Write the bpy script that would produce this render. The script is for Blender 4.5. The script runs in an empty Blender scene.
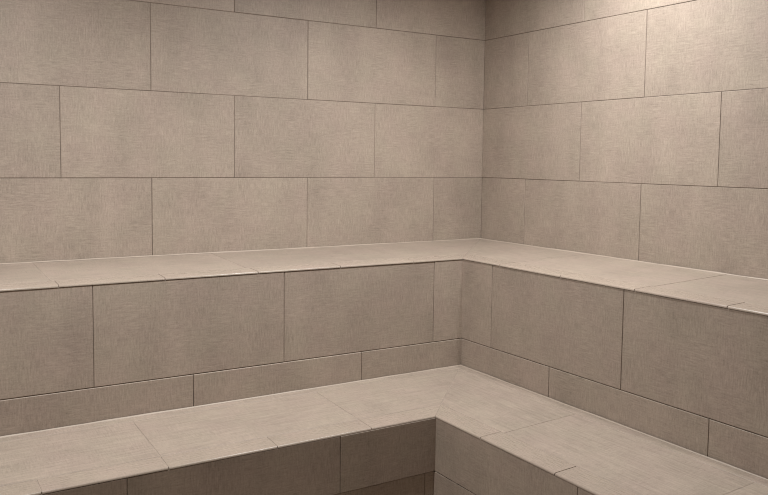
import bpy, bmesh, math, random
from mathutils import Vector, Matrix

random.seed(11)
S = bpy.context.scene
COL = S.collection

# ------------------------------------------------------------------ dimensions
# corner of the two tiled walls is x = 0, y = 0; z = 0 is the first wall joint above the upper seat
TW, TH = 0.6096, 0.3048          # tile 24 x 12 in
G = 0.0020                       # joint width
CEIL, FLOOR = 1.07, -1.17
XM, YM = -3.05, -3.25            # far ends of the room
ZB, ZBF = -0.2785, -0.2945        # upper seat, back and front height (it drains forward)
ZL, ZLF = -0.7100, -0.7245       # lower seat, back and front height
DU, DL = 0.425, 0.8347           # depth of the upper riser and of the lower riser

# ------------------------------------------------------------------ materials
def nodes_of(name):
    m = bpy.data.materials.new(name); m.use_nodes = True
    nt = m.node_tree
    for n in list(nt.nodes): nt.nodes.remove(n)
    out = nt.nodes.new('ShaderNodeOutputMaterial'); b = nt.nodes.new('ShaderNodeBsdfPrincipled')
    nt.links.new(b.outputs[0], out.inputs[0])
    return m, nt, b

def math_node(nt, op, a, b=None, clamp=False):
    n = nt.nodes.new('ShaderNodeMath'); n.operation = op; n.use_clamp = clamp
    for i, v in enumerate((a, b)):
        if v is None: continue
        if isinstance(v, (int, float)): n.inputs[i].default_value = v
        else: nt.links.new(v, n.inputs[i])
    return n.outputs[0]

def noise(nt, vec, scale, detail=2.0, rough=0.5, mul=(1, 1, 1)):
    mp = nt.nodes.new('ShaderNodeMapping'); mp.inputs['Scale'].default_value = mul
    nt.links.new(vec, mp.inputs['Vector'])
    n = nt.nodes.new('ShaderNodeTexNoise'); n.inputs['Scale'].default_value = scale
    n.inputs['Detail'].default_value = detail; n.inputs['Roughness'].default_value = rough
    nt.links.new(mp.outputs[0], n.inputs['Vector'])
    return n.outputs['Fac']

def ramp(nt, fac, lo, hi):
    n = nt.nodes.new('ShaderNodeMapRange'); n.clamp = True
    n.inputs['From Min'].default_value = lo; n.inputs['From Max'].default_value = hi
    nt.links.new(fac, n.inputs['Value'])
    return n.outputs[0]

def tile_material(name, base, amount=1.0, rough=0.5, streaks=0.15):
    """brushed cement-look porcelain: cloudy tone, fine woven strokes both ways, rust-pink and ochre clouds"""
    m, nt, b = nodes_of(name)
    uv = nt.nodes.new('ShaderNodeUVMap'); uv.uv_map = 'tile_uv'
    v = uv.outputs[0]
    at = nt.nodes.new('ShaderNodeAttribute'); at.attribute_name = 'tone'
    cloud = noise(nt, v, 5.0, 4.0, 0.55)
    band = noise(nt, v, 1.0, 2.0, 0.5, (9, 1.2, 1))            # broad upright bands
    strokes_h = noise(nt, v, 1.0, 3.0, 0.62, (28, 240, 1))
    strokes_v = noise(nt, v, 1.0, 3.0, 0.62, (260, 30, 1))
    grain = noise(nt, v, 190.0, 3.0, 0.7)
    patch = ramp(nt, noise(nt, v, 9.0, 3.0, 0.6), 0.38, 0.66)
    # value = 1 + sum of centred terms
    streak = noise(nt, v, 1.0, 3.0, 0.6, (7, 120, 1))
    pits = ramp(nt, noise(nt, v, 260.0, 1.0, 0.5), 0.30, 0.40)
    def cent(x, k): return math_node(nt, 'MULTIPLY', math_node(nt, 'SUBTRACT', x, 0.5), k * amount)
    hv = math_node(nt, 'ADD', math_node(nt, 'MULTIPLY', cent(strokes_h, 1.0), patch),
                   math_node(nt, 'MULTIPLY', cent(strokes_v, 0.8), math_node(nt, 'SUBTRACT', 1.15, patch)))
    tot = hv
    for x, k in ((streak, streaks), (cloud, 0.40), (band, 0.26), (grain, 0.50)):
        tot = math_node(nt, 'ADD', tot, cent(x, k))
    tot = math_node(nt, 'ADD', tot, math_node(nt, 'MULTIPLY', math_node(nt, 'SUBTRACT', pits, 0.95), 0.16))
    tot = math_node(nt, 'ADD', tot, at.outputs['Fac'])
    tot = math_node(nt, 'ADD', tot, 1.0)
    # hue drift between a pinkish and an ochre cement
    hue = ramp(nt, noise(nt, v, 7.0, 3.0, 0.55), 0.36, 0.64)
    mx = nt.nodes.new('ShaderNodeMix'); mx.data_type = 'RGBA'
    mx.inputs[6].default_value = (base[0] * 1.012, base[1] * 0.990, base[2] * 0.995, 1)
    mx.inputs[7].default_value = (base[0] * 0.995, base[1] * 1.006, base[2] * 0.985, 1)
    nt.links.new(hue, mx.inputs[0])
    vm = nt.nodes.new('ShaderNodeVectorMath'); vm.operation = 'SCALE'
    nt.links.new(mx.outputs[2], vm.inputs[0]); nt.links.new(tot, vm.inputs[3])
    nt.links.new(vm.outputs[0], b.inputs['Base Color'])
    rg = math_node(nt, 'ADD', math_node(nt, 'MULTIPLY', strokes_h, 0.22), rough - 0.11)
    nt.links.new(rg, b.inputs['Roughness'])
    b.inputs['Specular IOR Level'].default_value = 0.35
    bp = nt.nodes.new('ShaderNodeBump'); bp.inputs['Strength'].default_value = 0.25
    bp.inputs['Distance'].default_value = 0.0006
    nt.links.new(math_node(nt, 'ADD', hv, cent(grain, 0.3)), bp.inputs['Height'])
    nt.links.new(bp.outputs[0], b.inputs['Normal'])
    return m

def plain_material(name, col, rough, var=0.12, scale=60):
    m, nt, b = nodes_of(name)
    tc = nt.nodes.new('ShaderNodeTexCoord')
    n = noise(nt, tc.outputs['Object'], scale, 3.0, 0.6)
    mx = nt.nodes.new('ShaderNodeMix'); mx.data_type = 'RGBA'
    mx.inputs[6].default_value = (*[c * (1 - var) for c in col], 1)
    mx.inputs[7].default_value = (*[c * (1 + var) for c in col], 1)
    nt.links.new(n, mx.inputs[0]); nt.links.new(mx.outputs[2], b.inputs['Base Color'])
    b.inputs['Roughness'].default_value = rough
    return m

BASE = (0.369, 0.307, 0.256)
M_WALL = tile_material('cement_look_wall_tile', BASE)
M_SEAT = tile_material('cement_look_seat_tile', tuple(c * 0.96 for c in BASE), 0.8, 0.46, 0.75)
M_TRIM = tile_material('bullnose_edge_tile', BASE, 0.6, 0.28)
M_GROUT = plain_material('taupe_grout', (0.185, 0.148, 0.120), 0.9, 0.85, 4.5)
M_GROUT_SEAT = plain_material('pale_seat_grout', (0.345, 0.288, 0.24), 0.9, 0.7, 11)
M_SEAL = plain_material('beige_sealant', (0.43, 0.36, 0.295), 0.5, 0.08, 40)
M_PAINT = plain_material('pale_plaster', (0.32, 0.265, 0.22), 0.8, 0.03, 3)

# ------------------------------------------------------------------ tile meshes
def clip_poly(poly, nx, ny, c):
    """keep the side nx*x + ny*y >= c"""
    out = []
    for i, p in enumerate(poly):
        q = poly[(i + 1) % len(poly)]
        dp = nx * p[0] + ny * p[1] - c; dq = nx * q[0] + ny * q[1] - c
        if dp >= 0: out.append(p)
        if (dp >= 0) != (dq >= 0):
            t = dp / (dp - dq)
            out.append((p[0] + (q[0] - p[0]) * t, p[1] + (q[1] - p[1]) * t))
    return out

def inset(poly, d):
    out = list(poly)
    for i in range(len(poly)):
        a = poly[i]; b = poly[(i + 1) % len(poly)]
        ex, ey = b[0] - a[0], b[1] - a[1]; L = math.hypot(ex, ey)
        if L < 1e-9: continue
        nx, ny = -ey / L, ex / L           # inward for CCW
        out = clip_poly(out, nx, ny, nx * a[0] + ny * a[1] + d)
        if len(out) < 3: return []
    return out

class Tiles:
    """tiles with eased edges standing proud of a grout bed, all of one face in one mesh"""
    def __init__(self, frame, bed=0.0013, lip=0.0007):
        self.bm = bmesh.new()
        self.uv = self.bm.loops.layers.uv.new('tile_uv')
        self.tone = self.bm.verts.layers.float.new('tone')
        self.fr = frame; self.bed = bed; self.lip = lip

    def face(self, vs, uvs, mat):
        try: f = self.bm.faces.new(vs)
        except ValueError: return
        f.material_index = mat
        for l, q in zip(f.loops, uvs): l[self.uv].uv = q

    def tile(self, poly, raise_=0.0, tone=None, turn=False, g=G):
        a = sum(poly[i][0] * poly[(i + 1) % len(poly)][1] - poly[(i + 1) % len(poly)][0] * poly[i][1] for i in range(len(poly)))
        if a < 0: poly = poly[::-1]
        ou = inset(poly, g / 2); inn = inset(poly, g / 2 + 0.0009)
        if len(ou) != len(inn) or len(ou) < 3: return
        du, dv = random.uniform(0, 60), random.uniform(0, 60)
        tn = random.gauss(0, 0.022) if tone is None else tone
        cx = sum(p[0] for p in ou) / len(ou); cy = sum(p[1] for p in ou) / len(ou)
        L = self.lip
        h0 = raise_ + random.uniform(-L, L); tx = random.uniform(-L, L) / 0.3; ty = random.uniform(-L, L) / 0.15
        H = lambda p: h0 + max(-.15, min(.15, p[0] - cx)) * tx + max(-.08, min(.08, p[1] - cy)) * ty * 0.5
        rings = []
        for pts, dh in ((ou, None), (ou, -0.0008), (inn, 0.0)):
            r = []
            for p in pts:
                h = -self.bed - 0.001 if dh is None else H(p) + dh
                v = self.bm.verts.new(self.fr(p[0], p[1], h)); v[self.tone] = tn
                r.append((v, (p[1] + du, p[0] + dv) if turn else (p[0] + du, p[1] + dv)))
            rings.append(r)
        n = len(ou)
        for a_, b_ in ((0, 1), (1, 2)):
            for i in range(n):
                j = (i + 1) % n
                q = (rings[a_][i], rings[a_][j], rings[b_][j], rings[b_][i])
                self.face([x[0] for x in q], [x[1] for x in q], 0)
        self.face([x[0] for x in rings[2]], [x[1] for x in rings[2]], 0)

    def slab(self, poly, thick):
        """the solid bed under the tiles"""
        a = sum(poly[i][0] * poly[(i + 1) % len(poly)][1] - poly[(i + 1) % len(poly)][0] * poly[i][1] for i in range(len(poly)))
        if a < 0: poly = poly[::-1]
        top = [self.bm.verts.new(self.fr(p[0], p[1], -self.bed)) for p in poly]
        bot = [self.bm.verts.new(self.fr(p[0], p[1], -self.bed - thick)) for p in poly]
        n = len(poly)
        self.face(top, poly, 1); self.face(bot[::-1], poly[::-1], 1)
        for i in range(n):
            j = (i + 1) % n
            self.face([bot[i], bot[j], top[j], top[i]], [poly[i], poly[j], poly[j], poly[i]], 1)

    def done(self, name, mats, parent=None, flip=False):
        if flip:
            bmesh.ops.reverse_faces(self.bm, faces=self.bm.faces[:])
        return link(name, self.bm, mats, parent)

def link(name, bm, mats, parent=None):
    me = bpy.data.meshes.new(name); bm.to_mesh(me); bm.free()
    for m in mats: me.materials.append(m)
    o = bpy.data.objects.new(name, me); COL.objects.link(o)
    if parent is not None: o.parent = parent
    return o

def rows(T, tmin, tmax, bands, light_bias=0.0):
    """bands: (z0, z1, phase, raise): running-bond rows between tmin and tmax, a joint at every phase + k*TW"""
    for z0, z1, ph, rs in bands:
        k = math.floor((tmin - ph) / TW)
        while ph + k * TW < tmax:
            a = max(tmin, ph + k * TW); b = min(tmax, ph + (k + 1) * TW)
            if b - a > 0.004:
                T.tile([(a, z0), (b, z0), (b, z1), (a, z1)], rs, light_bias + random.gauss(0, 0.022))
            k += 1

def structure(o):
    o['kind'] = 'structure'; return o

# (t, s, h) frames: t runs along the wall away from the corner, h comes out of the face
def wall_back_frame(t, z, h):  return Vector((-t, -h, z))
def wall_right_frame(t, z, h): return Vector((-h, -t, z))

# ------------------------------------------------------------------ walls
def joints_z():
    zs = [ZB - 0.02, 0.0]
    z = TH
    while z < CEIL - 0.01: zs.append(z); z += TH
    zs.append(CEIL)
    return zs

def wall(name, frame, length, phases, flip):
    T = Tiles(frame)
    zs = joints_z()
    bands = []
    for i in range(len(zs) - 1):
        bands.append((zs[i], zs[i + 1], phases[i % 2], 0.0))
    # rows below the upper seat are behind the benches: plain bed only
    T.slab([(-0.09, FLOOR - 0.05), (length + 0.09, FLOOR - 0.05), (length + 0.09, CEIL + 0.05), (-0.09, CEIL + 0.05)], 0.09)
    rows(T, -0.0012, length, bands)
    return structure(T.done(name, [M_WALL, M_GROUT], None, flip))

wall('wall_back', wall_back_frame, -XM, (0.2655, 0.567), True)
wall('wall_right', wall_right_frame, -YM, (0.288, 0.597), False)

def box(name, lo, hi, mat):
    bm = bmesh.new()
    bmesh.ops.create_cube(bm, size=1)
    for v in bm.verts:
        v.co = Vector([lo[i] + (v.co[i] + .5) * (hi[i] - lo[i]) for i in range(3)])
    return link(name, bm, [mat])

# floor: square tiles
T = Tiles(lambda t, s, h: Vector((-t, -s, FLOOR + h)))
T.slab([(-0.09, -0.09), (-XM + .09, -0.09), (-XM + .09, -YM + .09), (-0.09, -YM + .09)], 0.08)
for i in range(10):
    for j in range(11):
        a, b = DL + i * TH, min(DL + (i + 1) * TH, -XM); c, d = DL + j * TH, min(DL + (j + 1) * TH, -YM)
        if b - a > .01 and d - c > .01: T.tile([(a, c), (b, c), (b, d), (a, d)])
structure(T.done('floor', [M_WALL, M_GROUT]))
structure(box('ceiling', (XM - .09, YM - .09, CEIL), (.09, .09, CEIL + .09), M_PAINT))
structure(box('wall_left', (XM - .09, YM - .09, FLOOR), (XM, .09, CEIL), M_PAINT))
structure(box('wall_front', (XM - .09, YM - .09, FLOOR), (.09, YM, CEIL), M_PAINT))

# ------------------------------------------------------------------ benches
def empty(name, loc, label, cat):
    o = bpy.data.objects.new(name, None); COL.objects.link(o)
    o.location = loc; o['label'] = label; o['category'] = cat
    return o

def seat_frame(side, s0, s1, z0, z1, org):
    k = (z1 - z0) / (s1 - s0)
    def f(t, s, h):
        z = z0 + k * (s - s0) + h
        p = Vector((-t, -s, z)) if side == 'L' else Vector((-s, -t, z))
        return p - org
    return f

def riser_frame(side, depth, org):
    def f(t, z, h):
        p = Vector((-t, -depth - h, z)) if side == 'L' else Vector((-depth - h, -t, z))
        return p - org
    return f

def mitred(a, b, s0, s1):
    return clip_poly([(a, s0), (b, s0), (b, s1), (a, s1)], 1, -1, 0)

STRIP = 0.077       # front bullnose strip
OVER = 0.0016       # it stands proud of the riser by this much
RAD = 0.0056        # rounded nose
THICK = 0.0062

def nosing(frame, d, strip_joints, length, root, flip, lift):
    """bullnose pieces along the front edge: flat top, rounded nose, short lip above the riser"""
    bm = bmesh.new()
    uv = bm.loops.layers.uv.new('tile_uv'); tone = bm.verts.layers.float.new('tone')
    s_in = d - STRIP + 0.0012; s_out = d + OVER
    prof = [(s_in, -THICK), (s_in, -0.0008), (s_in + 0.0008, 0.0), (s_out - 0.05, 0.0)]
    for i in range(7):
        a = math.pi / 2 * i / 6
        prof.append((s_out - RAD + RAD * math.sin(a), -RAD + RAD * math.cos(a)))
    prof.append((s_out, -THICK)); 
    js = sorted(strip_joints)
    ends = [None] + js + [length]
    for a, b in zip(ends[:-1], ends[1:]):
        tn = random.gauss(0.0, 0.02); du, dv = random.uniform(0, 50), random.uniform(0, 50)
        h = lift + random.uniform(-0.0004, 0.0004)
        cols = []
        for end in (0, 1):
            c = []
            for s, z in prof:
                t = (s + 0.0006 if a is None else a + 0.0012) if end == 0 else (b - 0.0012)
                v = bm.verts.new(frame(t, s, z + h)); v[tone] = tn
                c.append((v, (t + du, s + z * -1 + dv)))
            cols.append(c)
        n = len(prof)
        def mk(q, smooth=False):
            f = bm.faces.new([x[0] for x in q])
            for l, x in zip(f.loops, q): l[uv].uv = x[1]
            f.smooth = smooth
        for i in range(n):
            j = (i + 1) % n
            mk((cols[0][i], cols[0][j], cols[1][j], cols[1][i]), 3 <= i < 11)
        mk(cols[0][::-1]); mk(cols[1])
    bmesh.ops.recalc_face_normals(bm, faces=bm.faces[:])
    for e in bm.edges:
        if len(e.link_faces) != 2 or e.calc_face_angle(0) > 0.6: e.smooth = False
    return link('edge_trim', bm, [M_TRIM], root)

def sealant(frame, s0, length, t0, root):
    """slim bead of sealant where the seat meets the wall or riser behind it"""
    bm = bmesh.new()
    r = 0.0032
    prof = [(s0 + 0.0002, 0.0003), (s0 + r, 0.0003), (s0 + r * .55, r * .5), (s0 + 0.0002, r)]
    N = 40
    prev = None
    for i in range(N + 1):
        t = t0 + (length - t0) * i / N
        w = 1 + random.uniform(-.25, .3)
        c = [bm.verts.new(frame(t, s0 + (s - s0) * w, z * w)) for s, z in prof]
        if prev:
            for k in range(4): bm.faces.new([prev[k], prev[(k + 1) % 4], c[(k + 1) % 4], c[k]])
        else: bm.faces.new(c)
        prev = c
    bm.faces.new(prev[::-1])
    bmesh.ops.recalc_face_normals(bm, faces=bm.faces[:])
    return link('sealant_bead', bm, [M_SEAL], root)

def bench(name, label, s0, d, z0, z1, zbot, riser_rows, field_joints, strip_joints, back_strip):
    org = Vector((-d, -d, zbot))
    root = empty(name, org, label, 'bench')
    for side, length in (('L', -XM - 0.002), ('R', -YM - 0.002)):
        # parts live in the bench's own space
        fr = seat_frame(side, s0, d, z0, z1, org)
        fj = [x for x in field_joints[side] if x < length - .03]
        flip = side == 'L'
        # ---- seat field
        T = Tiles(fr, 0.0010, 0.0004)
        T.slab(mitred(s0, length, s0, d - 0.003), 0.03)
        sf = d - STRIP
        sb = s0
        if back_strip:
            sb = s0 + back_strip
            e = [s0, length]
            for a, b in zip(e[:-1], e[1:]):
                p = mitred(a, b, s0, sb)
                if len(p) > 2: T.tile(p, 0.0003, g=0.0022)
        e = [s0] + fj + [length]
        for a, b in zip(e[:-1], e[1:]):
            p = mitred(a, b, sb, sf)
            if len(p) > 2: T.tile(p, 0.0, g=0.0021)
        T.done('seat', [M_SEAT, M_GROUT_SEAT], root, not flip)
        nosing(fr, d, strip_joints[side], length, root, flip, 0.0003)
        sealant(fr, s0, length, s0, root)
        # ---- riser
        rf = riser_frame(side, d, org)
        R = Tiles(rf, 0.0028, 0.0006)
        top = z1 - THICK - 0.0010
        R.slab([(d, zbot), (length, zbot), (length, top + 0.002), (d, top + 0.002)], 0.03)
        zz, phases, raises, light_bias = riser_rows[side]  # last entry
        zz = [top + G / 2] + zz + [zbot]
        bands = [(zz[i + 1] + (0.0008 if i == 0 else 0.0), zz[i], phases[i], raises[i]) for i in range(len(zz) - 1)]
        rows(R, d - 0.0026, length, bands, light_bias)
        R.done('riser', [M_WALL, M_GROUT], root, flip)
    return root

k61 = lambda a, n=6: [a + TW * i for i in range(n)]
k30 = lambda a, n=9: [a + TH * i for i in range(n)]

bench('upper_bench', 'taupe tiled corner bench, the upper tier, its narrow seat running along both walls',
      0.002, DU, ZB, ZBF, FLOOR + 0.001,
      {'L': ([-0.6058, -0.722], (0.557, 0.2585, 0.557), (0.0, 0.0026, 0.0), 0.05),  # left riser tiles lightened: painted light the lamps don't give
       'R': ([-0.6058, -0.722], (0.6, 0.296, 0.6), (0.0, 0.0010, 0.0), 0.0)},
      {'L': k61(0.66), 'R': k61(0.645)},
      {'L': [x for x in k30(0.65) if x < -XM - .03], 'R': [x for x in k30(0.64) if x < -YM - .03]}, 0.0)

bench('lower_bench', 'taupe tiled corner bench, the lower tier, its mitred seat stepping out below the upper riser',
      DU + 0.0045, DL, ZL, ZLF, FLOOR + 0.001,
      {'L': ([-0.9035], (1.174, 0.870), (0.0018, -0.0018), -0.03),  # left riser tiles darkened: shade painted into their colour
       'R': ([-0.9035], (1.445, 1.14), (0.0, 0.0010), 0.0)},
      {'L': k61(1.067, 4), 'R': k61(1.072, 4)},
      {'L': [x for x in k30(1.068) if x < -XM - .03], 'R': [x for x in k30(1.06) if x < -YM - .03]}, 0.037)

# ------------------------------------------------------------------ camera
cam = bpy.data.cameras.new('camera'); co = bpy.data.objects.new('camera', cam); COL.objects.link(co)
F, YAW, PITCH, ROLL, PPY = 794.39, 0.55337, -0.072546, 0.01227, -30.01
cy, sy, cp, sp = math.cos(YAW), math.sin(YAW), math.cos(PITCH), math.sin(PITCH)
fw = Vector((sy * cp, cy * cp, sp)); r = Vector((cy, -sy, 0)); u = r.cross(fw)
r2 = math.cos(ROLL) * r + math.sin(ROLL) * u; u2 = -math.sin(ROLL) * r + math.cos(ROLL) * u
co.matrix_world = Matrix(((r2.x, u2.x, -fw.x, -2.26193), (r2.y, u2.y, -fw.y, -2.82315), (r2.z, u2.z, -fw.z, 0.0739), (0, 0, 0, 1)))
cam.sensor_width = 36; cam.sensor_fit = 'HORIZONTAL'; cam.lens = F / 768 * 36
cam.shift_y = PPY / 768
cam.clip_start = 0.02
S.camera = co

# ------------------------------------------------------------------ light: recessed ceiling downlights
LIGHTS = [  # x, y, watts, cone degrees, blend
    (-0.35, -0.95, 35, 170, 1.0),
    (-0.80, -0.95, 74, 170, 1.0),
    (-2.00, -0.95, 74, 170, 1.0),
    (-2.70, -0.95, 28, 170, 1.0),
]
def downlight(x, y, watts, cone, blend, col=(1.0, 0.985, 0.965), z=CEIL - 0.03, rad=0.05):
    l = bpy.data.lights.new('ceiling_downlight', 'SPOT'); l.energy = watts
    l.spot_size = math.radians(cone); l.spot_blend = blend; l.color = col; l.shadow_soft_size = rad
    o = bpy.data.objects.new('ceiling_downlight', l); COL.objects.link(o); o.location = (x, y, z)
    return o
for a in LIGHTS: downlight(*a)

w = bpy.data.worlds.new('world'); S.world = w; w.use_nodes = True
w.node_tree.nodes['Background'].inputs[0].default_value = (0, 0, 0, 1)

# ------------------------------------------------------------------ colour management
S.cycles.filter_width = 1.15
S.view_settings.view_transform = 'Standard'; S.view_settings.look = 'None'
S.view_settings.gamma = 1.0; S.view_settings.exposure = 0.0
S.view_settings.use_curve_mapping = False
